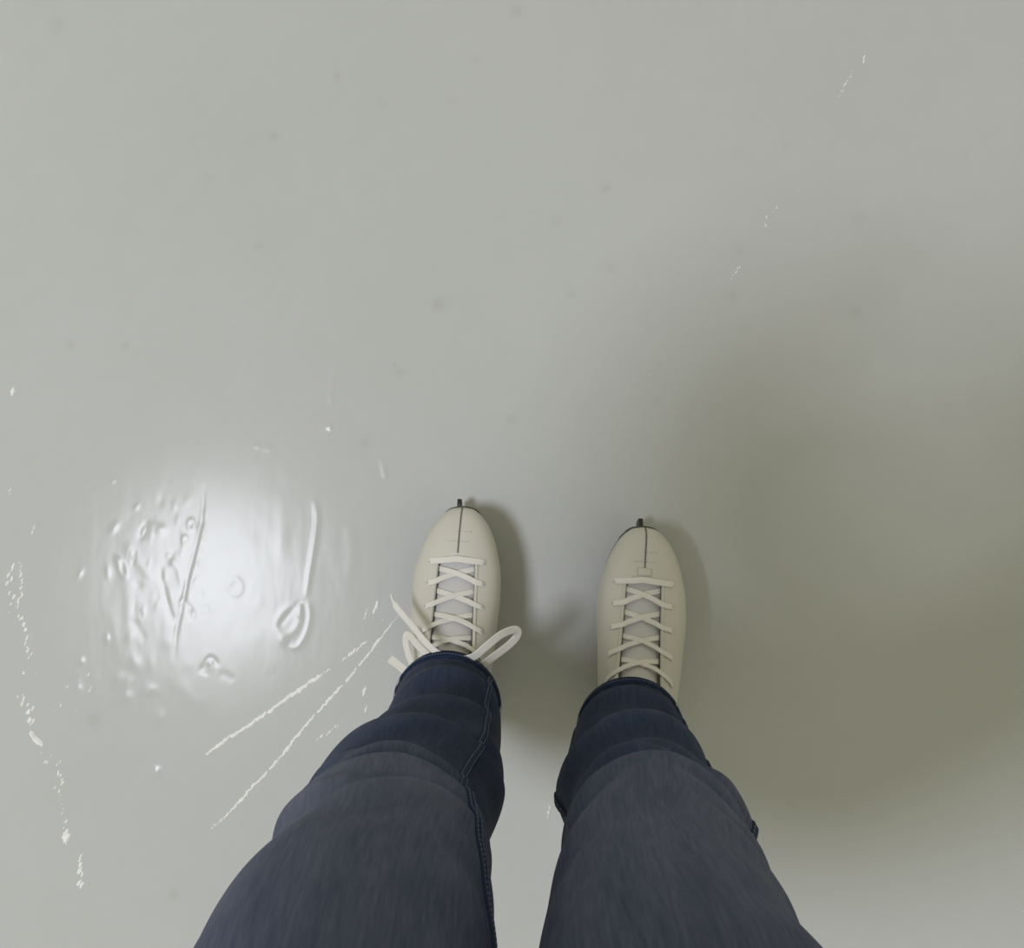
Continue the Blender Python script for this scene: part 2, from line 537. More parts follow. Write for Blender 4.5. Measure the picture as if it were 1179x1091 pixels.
# ------------------------------------------------------------------ skates
# sagittal profile: upper line U, under line L (s = forward from heel, z), half width w, all at common knots
KN = np.array([
    # s_up   z_up    s_low  z_low   w
    [.2560, .0790, .2558, .0770, .0030],
    [.2545, .0890, .2540, .0680, .0120],
    [.2490, .0970, .2490, .0635, .0200],
    [.2390, .1040, .2400, .0612, .0285],
    [.2220, .1105, .2240, .0602, .0375],
    [.2000, .1155, .2000, .0600, .0450],
    [.1800, .1205, .1750, .0605, .0492],
    [.1600, .1290, .1450, .0640, .0500],
    [.1420, .1420, .1100, .0720, .0480],
    [.1260, .1580, .0700, .0800, .0455],
    [.1110, .1750, .0300, .0860, .0425],
    [.1000, .1920, .0040, .1050, .0405],
    [.0950, .2080, .0010, .1450, .0395],
    [.0930, .2220, .0060, .1900, .0390],
    [.0920, .2360, .0070, .2300, .0390],
])
KT = np.linspace(0, 1, len(KN))
PEXP = 0.80


class Boot:
    """a figure skate: surface functions in the skate's own axes (x across, y forward from the heel, z up)"""

    def __init__(self, heel, yaw, skew, lean, gap, t0, t1):
        self.lean = lean
        self.skew, self.gap, self.t0, self.t1 = skew, gap, t0, t1
        self.M = Matrix.Translation(heel) @ Matrix.Rotation(yaw, 4, 'Z')
        self.heel, self.yaw = heel, yaw

    def knots(self, t):
        return [float(smooth_interp(t, KT, KN[:, k])) for k in range(5)]

    def cx(self, s):
        a = (s - .06) / .20
        return self.skew * max(0, a) ** 2

    def ring(self, t, th):
        su, zu, sl, zl, w = self.knots(t)
        c, sn = math.cos(th), math.sin(th)
        a = math.copysign(abs(c) ** PEXP, c); b = math.copysign(abs(sn) ** PEXP, sn)
        s = (su + sl) / 2 + (su - sl) / 2 * b
        z = (zu + zl) / 2 + (zu - zl) / 2 * b
        # sides draw in slightly towards the top of the toe and instep
        return Vector((self.cx(s) + w * a * (1 - 0.06 * b) + self.lean * max(0, z - .10), s, z))

    def theta(self, t, x):
        w = self.knots(t)[4] * 0.96
        q = min(0.999, abs(x) / w) ** (1 / PEXP)
        th = math.acos(q)
        return th if x >= 0 else math.pi - th

    def top(self, t, x, off=0.0):
        th = self.theta(t, x)
        p = self.ring(t, th)
        return p + self.normal(t, th) * off if off else p

    def normal(self, t, th):
        e = 0.012
        # keep away from the pole of the superellipse where the derivative vanishes
        du = self.ring(min(1, t + e), th) - self.ring(max(0, t - e), th)
        dv = self.ring(t, th + 0.12) - self.ring(t, th - 0.12)
        n = dv.cross(du)
        if n.length < 1e-9:
            return Vector((0, 0, 1))
        n.normalize()
        c = self.ring(t, math.pi / 2) * 0.5 + self.ring(t, -math.pi / 2) * 0.5
        return n if n.dot(self.ring(t, th) - c) > 0 else -n

    def g(self, t):
        """half width of the lacing gap"""
        if t <= self.t0:
            return 0.0
        k = min(1, (t - self.t0) / 0.020)
        a = (t - self.t0) / (self.t1 - self.t0)
        return math.sqrt(k) * (self.gap * (0.86 + 0.16 * min(1, a)))

    def t_at_row(self, py):
        best = min(np.linspace(.2, .95, 600), key=lambda t: abs(proj(self.M @ self.top(t, 0.0))[1] - py))
        return float(best)


def make_skate(label, heel, yaw, skew, lean, gap, t0, rows_py, eyelet_dx, tied):
    root = bpy.data.objects.new('ice_skate', None)
    root.empty_display_size = 0.05
    root.location = heel; root.rotation_euler = (0, 0, yaw)
    C.objects.link(root)
    tag(root, label, 'ice skate', 'ice skates on the feet')
    B = Boot(heel, yaw, skew, lean, gap, t0, 0.86)
    # ---- boot upper
    ts = list(np.linspace(0, .12, 14)) + list(np.linspace(.12, t0, 16))[1:] + \
        [t0 + 0.003, t0 + 0.008, t0 + 0.014, t0 + 0.02] + list(np.linspace(t0 + .03, 1, 46))
    NS = 72
    V, F = [], []
    for t in ts:
        g = B.g(t)
        tr = B.theta(t, g) if g > 0 else math.pi / 2
        tl = B.theta(t, -g) if g > 0 else math.pi / 2
        # from the right edge of the gap round underneath to the left edge
        a0, a1 = tr, tl - 2 * math.pi
        for j in range(NS + 1):
            V.append(B.ring(t, a0 + (a1 - a0) * j / NS))
    for i in range(len(ts) - 1):
        for j in range(NS):
            a = i * (NS + 1) + j
            F.append((a, a + 1, a + NS + 2, a + NS + 1))
    F.append(tuple(range(NS + 1))[::-1])
    bm = bmesh.new()
    vs = [bm.verts.new(v) for v in V]
    for f in F:
        try:
            bm.faces.new([vs[i] for i in f])
        except ValueError:
            pass
    bmesh.ops.remove_doubles(bm, verts=bm.verts, dist=0.00003)
    bmesh.ops.recalc_face_normals(bm, faces=bm.faces)
    me = bpy.data.meshes.new('boot'); bm.to_mesh(me); bm.free()
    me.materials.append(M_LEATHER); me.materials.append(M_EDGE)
    me.polygons.foreach_set('use_smooth', [True] * len(me.polygons))
    ob = bpy.data.objects.new('boot', me); C.objects.link(ob); ob.parent = root
    ob['label'] = 'white leather boot upper'
    # outward normals: flip if the lowest face looks up
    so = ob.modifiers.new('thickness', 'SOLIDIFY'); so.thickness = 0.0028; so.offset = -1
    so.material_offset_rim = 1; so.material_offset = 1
    # ---- tongue
    V, F = [], []
    tts = np.linspace(t0 - .015, .93, 40); NX = 18
    for t in tts:
        gw = B.gap * 1.02 + .005
        for j in range(NX + 1):
            x = -gw + 2 * gw * j / NX
            V.append(B.top(t, x, -0.0062 + 0.0018 * (1 - (x / gw) ** 2)))
    for i in range(len(tts) - 1):
        for j in range(NX):
            a = i * (NX + 1) + j
            F.append((a, a + NX + 1, a + NX + 2, a + 1))
    o = mesh_obj('tongue', V, F, M_TONGUE, root); o['label'] = 'grey padded tongue behind the laces'
    # ---- seam from toe to lacing
    path = [B.top(t, 0.0, 0.0003) for t in np.linspace(.03, t0 - .012, 30)]
    v, f = sweep(path, [B.normal(t, math.pi / 2) for t in np.linspace(.03, t0 - .012, 30)], 0.0017, 0.0009)
    o = mesh_obj('toe_seam', v, f, M_SEAM, root); o['label'] = 'dark seam down the middle of the toe'
    # piping beside the lacing gap
    for sgn in (-1, 1):
        tt = np.linspace(t0 + .004, .90, 44)
        path = [B.top(t, sgn * (B.g(t) + .0022), 0.0002) for t in tt]
        v, f = sweep(path, [B.normal(t, B.theta(t, sgn * (B.g(t) + .0022))) for t in tt], 0.0030, 0.0012)
        mesh_obj('edge_binding', v, f, M_LEATHER, root)
    # short reinforcing tab in front of the gap
    tt = np.linspace(t0 - .030, t0 - .004, 6)
    if not tied:
      v, f = sweep([B.top(t, 0.0, .0004) for t in tt], [B.normal(t, math.pi / 2) for t in tt], .016, .0016)
      mesh_obj('throat_tab', v, f, M_LEATHER, root)
    # faint dashes standing in for unreadable print on the toe
    for (dt, xa, xb) in ((-.052, -.013, .011), (-.092, -.004, .014)):
        xs = np.linspace(xa, xb, 12)
        path = [B.top(t0 + dt + 0.0012 * math.sin(x * 300), x, 0.00008) for x in xs]
        v, f = sweep(path, [B.normal(t0 + dt, B.theta(t0 + dt, x)) for x in xs], 0.0016, 0.0003,
                     [0.3 + 0.7 * abs(math.sin(i * 1.9)) for i in range(12)])
        mesh_obj('toe_mark', v, f, M_TOE_MARK, root)
    # ---- sole, welt, heel
    out = []
    for t in np.linspace(0, 0.66, 40):
        su, zu, sl, zl, w = B.knots(t)
        out.append((sl, w, zl))
    prof = [(s, w) for s, w, z in out]
    left = [(B.cx(s) - w * (.93 if s < .2495 else .985) - .0002, s + (.0018 if s > .24 else 0)) for s, w in prof]
    right = [(B.cx(s) + w * (.93 if s < .2495 else .985) + .0002, s + (.0018 if s > .24 else 0)) for s, w in prof]
    heel_arc = []
    s_end, w_end = prof[-1]
    for k in range(1, 14):
        a = math.pi * k / 14
        heel_arc.append((w_end * math.cos(a) * .98, s_end - 0.030 * math.sin(a)))
    outline = right + heel_arc + left[::-1]

    def zsole(s):
        return float(np.interp(s, [-.01, .03, .07, .11, .145, .175, .2, .224, .24, .249, .258],
                               [.088, .086, .080, .072, .064, .0605, .060, .0602, .0612, .064, .071]))
    n = len(outline)
    V = [(x, y, zsole(y) - .007) for x, y in outline] + [(x, y, zsole(y) + .0025) for x, y in outline]
    # fill by strips between left and right so that the plate may bend
    F = [(i, (i + 1) % n, n + (i + 1) % n, n + i) for i in range(n)]
    for i in range(n // 2):
        a, b, c, d = i, i + 1, n - 2 - i, n - 1 - i
        if b < c:
            F.append((a, d, c, b)); F.append((n + a, n + b, n + c, n + d))
    mesh_obj('sole', V, F, M_SOLE, root, smooth=False)['label'] = 'thin dark sole edge'
    hl = [(x * .92, y) for x, y in outline if y < .075]
    V = [(x, y, .053) for x, y in hl] + [(x, y, zsole(y) - .004) for x, y in hl]
    n = len(hl)
    F = [tuple(range(n))[::-1], tuple(range(n, 2 * n))] + [(i, (i + 1) % n, n + (i + 1) % n, n + i) for i in range(n)]
    mesh_obj('heel', V, F, M_SOLE, root, smooth=False)
    # ---- blade: runner, two stanchions with plates, toe pick
    a = Acc()
    run = [(-.018, .012), (-.014, .022), (.03, .026), (.19, .026), (.225, .032), (.245, .040), (.2570, .040),
           (.2625, .034), (.2620, .024), (.2480, .008), (.225, .003), (.18, .0006), (.10, .0), (.02, .001), (-.010, .004)]
    nn = len(run)
    v = [(-.0018, y, z) for y, z in run] + [(.0018, y, z) for y, z in run]
    f = [tuple(range(nn)), tuple(range(nn, 2 * nn))[::-1]] + [(i, nn + i, nn + (i + 1) % nn, (i + 1) % nn) for i in range(nn)]
    a.add((v, f))
    for (y0, y1, zt) in ((.015, .055, .054), (.165, .225, .053)):
        a.add(box(-.0035, .0035, y0, y1, .022, zt))
        a.add(box(-.022, .022, y0 - .012, y1 + .012, zt - .003, zt))
    bl = mesh_obj('blade', a.V, a.F, M_STEEL, root, smooth=False)
    bl['label'] = 'steel blade under the boot'
    pk = [(.250, .046), (.2610, .0450), (.2665, .040), (.2625, .036), (.2655, .030), (.2610, .027), (.2630, .020),
          (.2590, .018), (.2540, .022), (.2500, .034)]
    nn = len(pk)
    v = [(-.0024, y, z) for y, z in pk] + [(.0024, y, z) for y, z in pk]
    f = [tuple(range(nn)), tuple(range(nn, 2 * nn))[::-1]] + [(i, nn + i, nn + (i + 1) % nn, (i + 1) % nn) for i in range(nn)]
    p = mesh_obj('toe_pick', v, f, M_PICK, bl, smooth=False)
    p['label'] = 'dark toe pick showing past the toe'
    # ---- eyelets
    rows = [B.t_at_row(py) for py in rows_py]
    emesh = None
    eye = {}
    for i, t in enumerate(rows):
        for sgn in (-1, 1):
            x = sgn * (B.g(t) + eyelet_dx)
            p = B.top(t, x, 0.0004); nrm = B.normal(t, B.theta(t, x))
            eye[(i, sgn)] = (t, x)
            if emesh is None:
                V, F, mi = [], [], []
                for k in range(12):
                    q = 2 * math.pi * k / 12
                    for r, z in ((.0032, -.0002), (.0029, .0007), (.0020, .0008), (.0017, .0002)):
                        V.append((r * math.cos(q), r * math.sin(q), z))
                for k in range(12):
                    for m in range(3):
                        b = ((k + 1) % 12) * 4
                        F.append((k * 4 + m, b + m, b + m + 1, k * 4 + m + 1)); mi.append(0)
                F.append(tuple(k * 4 + 3 for k in range(12))); mi.append(1)
                o = mesh_obj('eyelet', V, F, [M_RIM, M_HOLE], root, fmat=mi)
                emesh = o.data
            else:
                o = bpy.data.objects.new('eyelet', emesh); C.objects.link(o); o.parent = root
            o.location = p
            o.rotation_mode = 'QUATERNION'
            o.rotation_quaternion = nrm.to_track_quat('Z', 'Y')
    # ---- laces
    acc = Acc()

    def band(ctrl, width=.0064, thick=.0013):
        """ctrl: (t, x, offset) on the boot surface"""
        P = crom(ctrl, 7)
        pts, nr = [], []
        for t, x, off in P:
            t = min(t, .985)
            th = B.theta(t, x)
            n = B.normal(t, th)
            pts.append(B.ring(t, th) + n * off); nr.append(n)
        acc.add(sweep(pts, nr, width, thick))
    t, x = eye[(0, 1)]; tL, xL = eye[(0, -1)]
    gg = B.g(rows[0])
    band([(tL + .002, xL - .001, -.0006), (tL - .001, xL + .002, .0016), (tL - .006, -gg * .6, .0022), (tL - .010, 0, .0026),
          (t - .006, gg * .6, .0022), (t - .001, x - .002, .0016), (t + .002, x + .001, -.0006)], .0070)
    for i in range(1, len(rows)):
        for sgn in (-1, 1):
            tu, td = rows[i - 1], rows[i]
            gu, gd = B.g(tu), B.g(td)
            te, xe = eye[(i, -sgn)]
            d = td - tu
            up = .0007 if (sgn > 0) == (i % 2 == 0) else -.0007
            band([(tu + .25 * d, sgn * (gu + .004), -.0040), (tu + .33 * d, sgn * gu * .8, -.0032), (tu + .52 * d, 0.0, -.0016 + up),
                  (tu + .78 * d, -sgn * gd * .72, .0004), (td - .06 * d, -sgn * (gd + .001), .0016),
                  (te, xe - (-sgn) * .0015, .0016), (te + .006 * 0, xe + (-sgn) * .0012, -.0006)])
    if tied:
        # the knot, two loops and two loose ends pushed out from under the hem
        inv = B.M.inverted()
        def loose(pts, width=.0075, thick=.0012, up=(0, 0, 1), taper=False):
            P = crom([tuple(inv @ at(*p)) for p in pts], 8)
            n = len(P)
            wp = None
            if taper:
                wp = [1 if i < n * .72 else max(.35, 1 - (i - n * .72) / (n * .14)) for i in range(n)]
            acc.add(sweep([Vector(p) for p in P], Vector(up), width, thick, wp))
        loose([(528, 760, .205), (545, 756, .212), (560, 744, .213), (576, 731, .206), (590, 725, .196), (596, 727, .190),
               (594, 734, .186), (584, 744, .186), (568, 756, .190), (552, 768, .196)], .0088, up=(.35, -.2, .9))
        loose([(520, 758, .206), (504, 752, .206), (490, 739, .196), (476, 722, .180), (464, 708, .166), (456, 698, .158),
               (452, 690, .154), (450, 684, .152)], .0070, taper=True, up=(-.5, .1, .85))
        loose([(516, 762, .206), (500, 758, .202), (484, 746, .188), (474, 734, .176), (468, 730, .168), (467, 738, .164),
               (470, 752, .166), (476, 768, .172)], .0070, up=(-.3, .3, .9))
        loose([(494, 790, .176), (480, 782, .172), (467, 772, .160), (456, 763, .148), (449, 758, .142)], .0090, up=(-.35, .35, .85))
        0 and acc.add(([tuple(inv @ at(524, 760, .214) + Vector((.009 * math.cos(a) * math.sin(b), .007 * math.sin(a) * math.sin(b), .005 * math.cos(b))))
                  for b in np.linspace(.05, 3.09, 8) for a in np.linspace(0, 2 * math.pi, 12, endpoint=False)],
                 [(i * 12 + j, i * 12 + (j + 1) % 12, (i + 1) * 12 + (j + 1) % 12, (i + 1) * 12 + j) for i in range(7) for j in range(12)]))
    lc = mesh_obj('lace', acc.V, acc.F, M_LACE, root, smooth=False)
    lc['label'] = 'flat white lace with loose looped ends' if tied else 'flat white criss-cross lace'
    return root, B


def heel_for(toe_px, yaw, s_toe=.256, z=.078, skew=0.0):
    p = at(toe_px[0], toe_px[1], z)
    R = Matrix.Rotation(yaw, 3, 'Z')
    q = p - R @ Vector((skew, s_toe, 0))
    return Vector((q.x, q.y, 0.0))


T0 = 0.352
yawL, yawR = math.radians(-1.5), math.radians(-3.6)
skate_L, BL = make_skate('white leather ice skate with loose lace ends splayed beside the hem', heel_for((533, 584), yawL, skew=.006), yawL, .006, 0.02,
                         .0235, T0, [647, 671, 697, 722, 746], .0090, True)
skate_R, BR = make_skate('white leather ice skate with neat laces tucked under the jeans hem', heel_for((742, 607), yawR, skew=.000), yawR, .000, -0.12,
                         .0225, T0, [671, 696, 722, 749, 772], .0120, False)

# ------------------------------------------------------------------ the person
# jeans: each leg a draped tube; rows are z, centre x, centre y, rx, ry
LEG_L = [(.150, -.067, -.190, .0520, .0570), (.200, -.067, -.193, .0535, .0610), (.300, -.069, -.222, .0580, .0650),
         (.400, -.081, -.232, .0660, .0690), (.480, -.088, -.236, .0715, .0735), (.560, -.086, -.236, .0700, .0750),
         (.640, -.084, -.238, .0715, .0790), (.720, -.088, -.247, .0790, .0850), (.800, -.088, -.275, .0785, .0900), (.860, -.086, -.303, .0800, .0920), (.920, -.080, -.306, .0700, .0800)]
LEG_R = [(.150, .122, -.214, .0495, .0560), (.200, .120, -.216, .0525, .0575), (.300, .109, -.237, .0590, .0650),
         (.400, .107, -.241, .0600, .0680), (.480, .103, -.243, .0625, .0720), (.560, .096, -.243, .0645, .0750),
         (.640, .087, -.244, .0675, .0780), (.720, .083, -.250, .0745, .0840), (.800, .088, -.275, .0860, .0930), (.860, .086, -.303, .0800, .0920), (.920, .080, -.306, .0700, .0800)]
# folds: z0, phi0 (deg, 90 = front), dz per rad, curve, sig_up, sig_down, sig_phi(deg), amp (mm)
FOLD_L = [(.250, 80, .010, -.004, .030, .010, 70, 4.0), (.335, 100, .028, -.010, .034, .010, 55, 7.0), (.425, 95, .012, -.012, .034, .008, 70, 10.0),
          (.500, 120, -.030, -.004, .022, .008, 48, 4.5), (.520, 75, .022, -.010, .022, .008, 45, 5.0), (.565, 90, .004, -.016, .050, .009, 80, 7.0),
          (.415, 185, .03, .0, .040, .022, 40, 7.0), (.240, 190, -.02, .0, .030, .022, 40, 1.5), (.612, 62, .05, -.01, .024, .010, 42, 4.5), (.590, 135, -.05, .0, .022, .010, 36, 4.0),
          (.360, 12, -.02, 0, .04, .03, 35, 6.0), (.480, 5, .02, 0, .035, .025, 35, -5.0), (.600, 5, .0, 0, .040, .03, 30, 2.0)]
FOLD_R = [(.245, 90, -.006, -.006, .026, .010, 75, 4.5), (.375, 90, -.006, -.014, .040, .008, 75, 12.0), (.300, 60, .03, 0, .02, .012, 45, 4.0),
          (.470, 75, -.012, -.012, .026, .009, 60, 6.5), (.535, 95, -.010, -.018, .050, .009, 70, 8.0), (.525, 50, -.05, -.004, .022, .009, 40, 6.0),
          (.575, 45, -.06, .0, .022, .010, 38, 5.0), (.620, 40, -.07, .0, .024, .010, 38, 5.5), (.665, 34, -.08, .0, .024, .010, 34, 4.5), (.590, 130, .04, .0, .024, .012, 34, 3.0), (.420, 15, -.03, 0, .015, .010, 30, 3.0),
          (.330, 175, .03, 0, .04, .03, 40, 4.0), (.460, 180, .0, 0, .05, .03, 35, 1.0)]


def leg_fn(LEG, FOLD, seed):
    T = np.array(LEG)

    def f(z, ph):
        """vectorised: z, ph arrays -> xyz, fold height"""
        cx, cy, rx, ry = (smooth_interp(z, T[:, 0], T[:, k]) for k in (1, 2, 3, 4))
        d = np.zeros_like(z); cr = np.zeros_like(z)
        for z0, p0, dz, cv, su, sd, sp, amp in FOLD:
            a = (np.degrees(ph) - p0 + 180) % 360 - 180
            ar = np.radians(a)
            u = z - (z0 + dz * ar + cv * ar * ar)
            s = np.where(u > 0, su, sd)
            d += 1.25 * amp / 1000 * np.exp(-(u / s) ** 2) * np.exp(-(a / sp) ** 2)
            cr += amp / 9 * np.exp(-((u + 1.5 * sd) / (1.1 * sd)) ** 2) * np.exp(-(a / sp) ** 2)
        # soft random drape
        nz = 0.0011 * np.sin(2 * ph + z * 31 + seed) * np.sin(z * 47 + seed * 2 + 1.3 * np.cos(ph)) \
            + 0.0009 * np.sin(5 * ph - z * 60 + seed) * np.sin(z * 33 + 2 * np.sin(ph * 2 + seed))
        nz *= np.clip((z - .2) / .1, 0, 1)
        k = d + nz
        f.crease = cr
        return np.stack([cx + (rx + k) * np.cos(ph), cy + (ry + k) * np.sin(ph), z], -1), d
    return f


def hem_z(ph):
    return 0.163 + 0.040 * np.sin(ph)


ZTOP = .92
FL, FR = leg_fn(LEG_L, FOLD_L, 0.7), leg_fn(LEG_R, FOLD_R, 2.9)

person = bpy.data.objects.new('person', None)


def build_body():
    """the wearer, standing and looking down, one continuous skinned figure"""
    pts, edges, rad = [], [], []

    def v(p, r, parent=None):
        pts.append(tuple(p)); rad.append(r if isinstance(r, tuple) else (r, r))
        if parent is not None:
            edges.append((parent, len(pts) - 1))
        return len(pts) - 1
    pel = v((0, -.305, .93), (.135, .095))
    sp1 = v((0, -.285, 1.04), (.120, .085), pel)
    sp2 = v((0, -.255, 1.17), (.130, .092), sp1)
    ch = v((0, -.215, 1.29), (.135, .095), sp2)
    nb = v((0, -.175, 1.385), (.060, .055), ch)
    nk = v((0, -.140, 1.44), (.050, .050), nb)
    hd = v((0, -.090, 1.50), (.068, .075), nk)
    h2 = v((0, -.045, 1.550), (.072, .085), hd)
    h3 = v((0, -.030, 1.605), (.055, .065), h2)
    v((0, .046, 1.535), (.012, .010), h2)      # nose
    for sg in (-1, 1):
        v((sg * .080, -.060, 1.545), (.012, .018), h2)   # ear
    for LEG, sg in ((LEG_L, -1), (LEG_R, 1)):
        q = v((sg * .085, -.300, .86), .080, pel)
        for z, k in ((.72, .070), (.56, .058), (.48, .055), (.36, .052), (.20, .036)):
            T = np.array(LEG)
            q = v((float(np.interp(z, T[:, 0], T[:, 1])), float(np.interp(z, T[:, 0], T[:, 2])), z), k, q)
    for sg in (-1, 1):
        sh = v((sg * .165, -.205, 1.345), .060, ch)
        ua = v((sg * .240, -.165, 1.33), .050, sh)
        el = v((sg * .275, -.045, 1.340), .042, ua)
        fa = v((sg * .205, .030, 1.370), .036, el)
        wr = v((sg * .125, .030, 1.395), .025, fa)
        pm = v((sg * .100, .055, 1.402), (.030, .018), wr)
        kn = v((sg * .078, .076, 1.406), (.032, .014), pm)
        for k, (dy, ln) in enumerate(((.022, .030), (.008, .034), (-.006, .032), (-.019, .026))):
            a = v((sg * .068, .078 + dy, 1.406), .0085, kn)
            b = v((sg * (.068 - ln * .8), .082 + dy, 1.400), .008, a)
            v((sg * (.068 - ln * 1.3), .080 + dy, 1.388), .007, b)
        a = v((sg * .098, .040, 1.385), .010, pm)
        b = v((sg * .080, .030, 1.372), .009, a)
        v((sg * .062, .034, 1.368), .008, b)
    me = bpy.data.meshes.new('body')
    me.from_pydata(pts, edges, [])
    me.materials.append(M_SKIN)
    o = bpy.data.objects.new('body', me); C.objects.link(o); o.parent = person
    sk = o.modifiers.new('skin', 'SKIN'); sk.use_smooth_shade = True
    for i, d in enumerate(me.skin_vertices[0].data):
        d.radius = rad[i]
        d.use_root = (i == 0)
    ss = o.modifiers.new('sub', 'SUBSURF'); ss.levels = 1; ss.render_levels = 2
    return o


person.location = (0, 0, 0)
C.objects.link(person)
tag(person, 'person in faded blue jeans and white ice skates, standing and looking down', 'person')
build_body()


def loft(name, rings, mat, parent, cap=True):
    n = len(rings[0]); V = [p for r in rings for p in r]; F = []
    for i in range(len(rings) - 1):
        for j in range(n):
            F.append((i * n + j, i * n + (j + 1) % n, (i + 1) * n + (j + 1) % n, (i + 1) * n + j))
    if cap:
        F.append(tuple(range(n))[::-1]); F.append(tuple((len(rings) - 1) * n + j for j in range(n)))
    return mesh_obj(name, V, F, mat, parent)


# jumper and hair of the wearer (they shade the ice)
def ell(cx, cy, z, rx, ry, n=40):
    return [(cx + rx * math.cos(2 * math.pi * k / n), cy + ry * math.sin(2 * math.pi * k / n), z) for k in range(n)]


def tube(ctrl, n=20):
    """ctrl rows x,y,z,r"""
    P = crom(ctrl, 6); rings = []
    for i, p in enumerate(P):
        tg = Vector(P[min(i + 1, len(P) - 1)][:3] - P[max(i - 1, 0)][:3]).normalized()
        a = tg.cross(Vector((0, 0, 1))).normalized(); b = a.cross(tg)
        c = Vector(p[:3])
        rings.append([c + a * p[3] * math.cos(2 * math.pi * k / n) + b * p[3] * math.sin(2 * math.pi * k / n) for k in range(n)])
    return rings


jr = [ell(0, -.305, .93, .175, .118), ell(0, -.300, .98, .172, .118), ell(0, -.280, 1.06, .165, .115), ell(0, -.255, 1.17, .200, .140),
      ell(0, -.222, 1.26, .210, .150), ell(0, -.195, 1.33, .200, .135), ell(0, -.170, 1.395, .140, .110), ell(0, -.150, 1.435, .085, .080)]
acc = Acc()
P = crom(np.array(jr).reshape(len(jr), -1), 4).reshape(-1, 40, 3)
n = 40
acc.add(([tuple(p) for r in P for p in r], [(i * n + j, i * n + (j + 1) % n, (i + 1) * n + (j + 1) % n, (i + 1) * n + j)
                                           for i in range(len(P) - 1) for j in range(n)]))
for sg in (-1, 1):
    R = tube([(sg * .13, -.205, 1.325, .085), (sg * .19, -.195, 1.325, .085), (sg * .245, -.160, 1.335, .085), (sg * .278, -.045, 1.345, .085),
              (sg * .205, .035, 1.375, .082), (sg * .140, .042, 1.393, .055), (sg * .118, .048, 1.400, .034)])
    m = len(R[0])
    acc.add(([tuple(p) for r in R for p in r], [(i * m + j, i * m + (j + 1) % m, (i + 1) * m + (j + 1) % m, (i + 1) * m + j)
                                               for i in range(len(R) - 1) for j in range(m)]))
o = mesh_obj('coat', acc.V, acc.F, M_KNIT, person)
o['label'] = 'dark padded coat'
hr = []
for u in np.linspace(0, 1, 12):
    hr.append([(0.088 * math.sin(th := u * math.radians(95 - 35 * math.sin(a))) * math.cos(a), -.060 + .108 * math.sin(th) * math.sin(a) - .03 * (1 - math.cos(th)) * .5,
                1.565 + .100 * math.cos(th) - (.03 if math.sin(a) < 0 else 0) * math.sin(th)) for a in np.linspace(0, 2 * math.pi, 28, endpoint=False)])
loft('hair', hr, M_HAIR, person, cap=False)

# jeans mesh: two legs and the seat joined in one garment
VV, FF, UV, FD = [], [], [], []
NPH, NV = 192, 300
for f in (FL, FR):
    base = sum(len(v) for v in VV)
    ph = np.linspace(0, 2 * np.pi, NPH, endpoint=False)
    PH, VVV = np.meshgrid(ph, np.linspace(0, 1, NV))
    zz = hem_z(PH) + (ZTOP - hem_z(PH)) * VVV
    p, d = f(zz, PH)
    VV.append(p.reshape(-1, 3))
    front = np.clip(np.sin(PH) * 0.75 + 0.45, 0, 1)
    sm = lambda a, b, x: np.clip((x - a) / (b - a), 0, 1) ** 2 * (3 - 2 * np.clip((x - a) / (b - a), 0, 1))
    fade_fold_shade = 0.12 + 0.55 * sm(.40, .64, zz) * front + 18 * d * (0.4 + 0.6 * front)  # thigh wear, plus fold highlights painted onto the worn crests
    fade_fold_shade = fade_fold_shade - 0.30 * np.clip(f.crease, 0, 1)      # fold shade painted into the creases, over less worn denim
    FD.append(np.clip(fade_fold_shade, 0, 1).ravel())
    UV.append(np.stack([PH / (2 * np.pi) * 0.45, zz], -1).reshape(-1, 2))
    for i in range(NV - 1):
        a = base + i * NPH
        for j in range(NPH):
            FF.append((a + j, a + (j + 1) % NPH, a + NPH + (j + 1) % NPH, a + NPH + j))
base = sum(len(v) for v in VV)
seat = []
for z, rx, ry, cy in ((.765, .030, .040, -.320), (.795, .075, .075, -.317), (.850, .166, .108, -.309), (.895, .182, .120, -.306), (.950, .172, .116, -.305), (1.0, .166, .114, -.304)):
    seat.append(ell(0, cy, z, rx, ry, 64))
seat = crom(np.array(seat).reshape(6, -1), 5).reshape(-1, 64, 3)
VV.append(seat.reshape(-1, 3)); FD.append(np.full(len(seat) * 64, .4))
UV.append(np.stack([np.tile(np.linspace(0, .9, 64), len(seat)), seat[..., 2].ravel()], -1))
for i in range(len(seat) - 1):
    for j in range(64):
        a = base + i * 64
        FF.append((a + j, a + (j + 1) % 64, a + 64 + (j + 1) % 64, a + 64 + j))
FF.append(tuple(base + j for j in range(64))[::-1])
VA, FA, UA = np.vstack(VV), np.concatenate(FD), np.vstack(UV)
jeans = mesh_obj('jeans', VA.tolist(), FF, M_DENIM, person)
jeans['label'] = 'blue denim jeans, faded grey over the thighs and creased at the knees'
jm = jeans.data
ab = jm.attributes.new('fade_fold_shade', 'FLOAT', 'POINT'); ab.data.foreach_set('value', FA.astype(np.float32))
ul = jm.uv_layers.new(name='UVMap')
li = np.empty(len(jm.loops), np.int32); jm.loops.foreach_get('vertex_index', li)
ul.data.foreach_set('uv', UA[li].astype(np.float32).ravel())

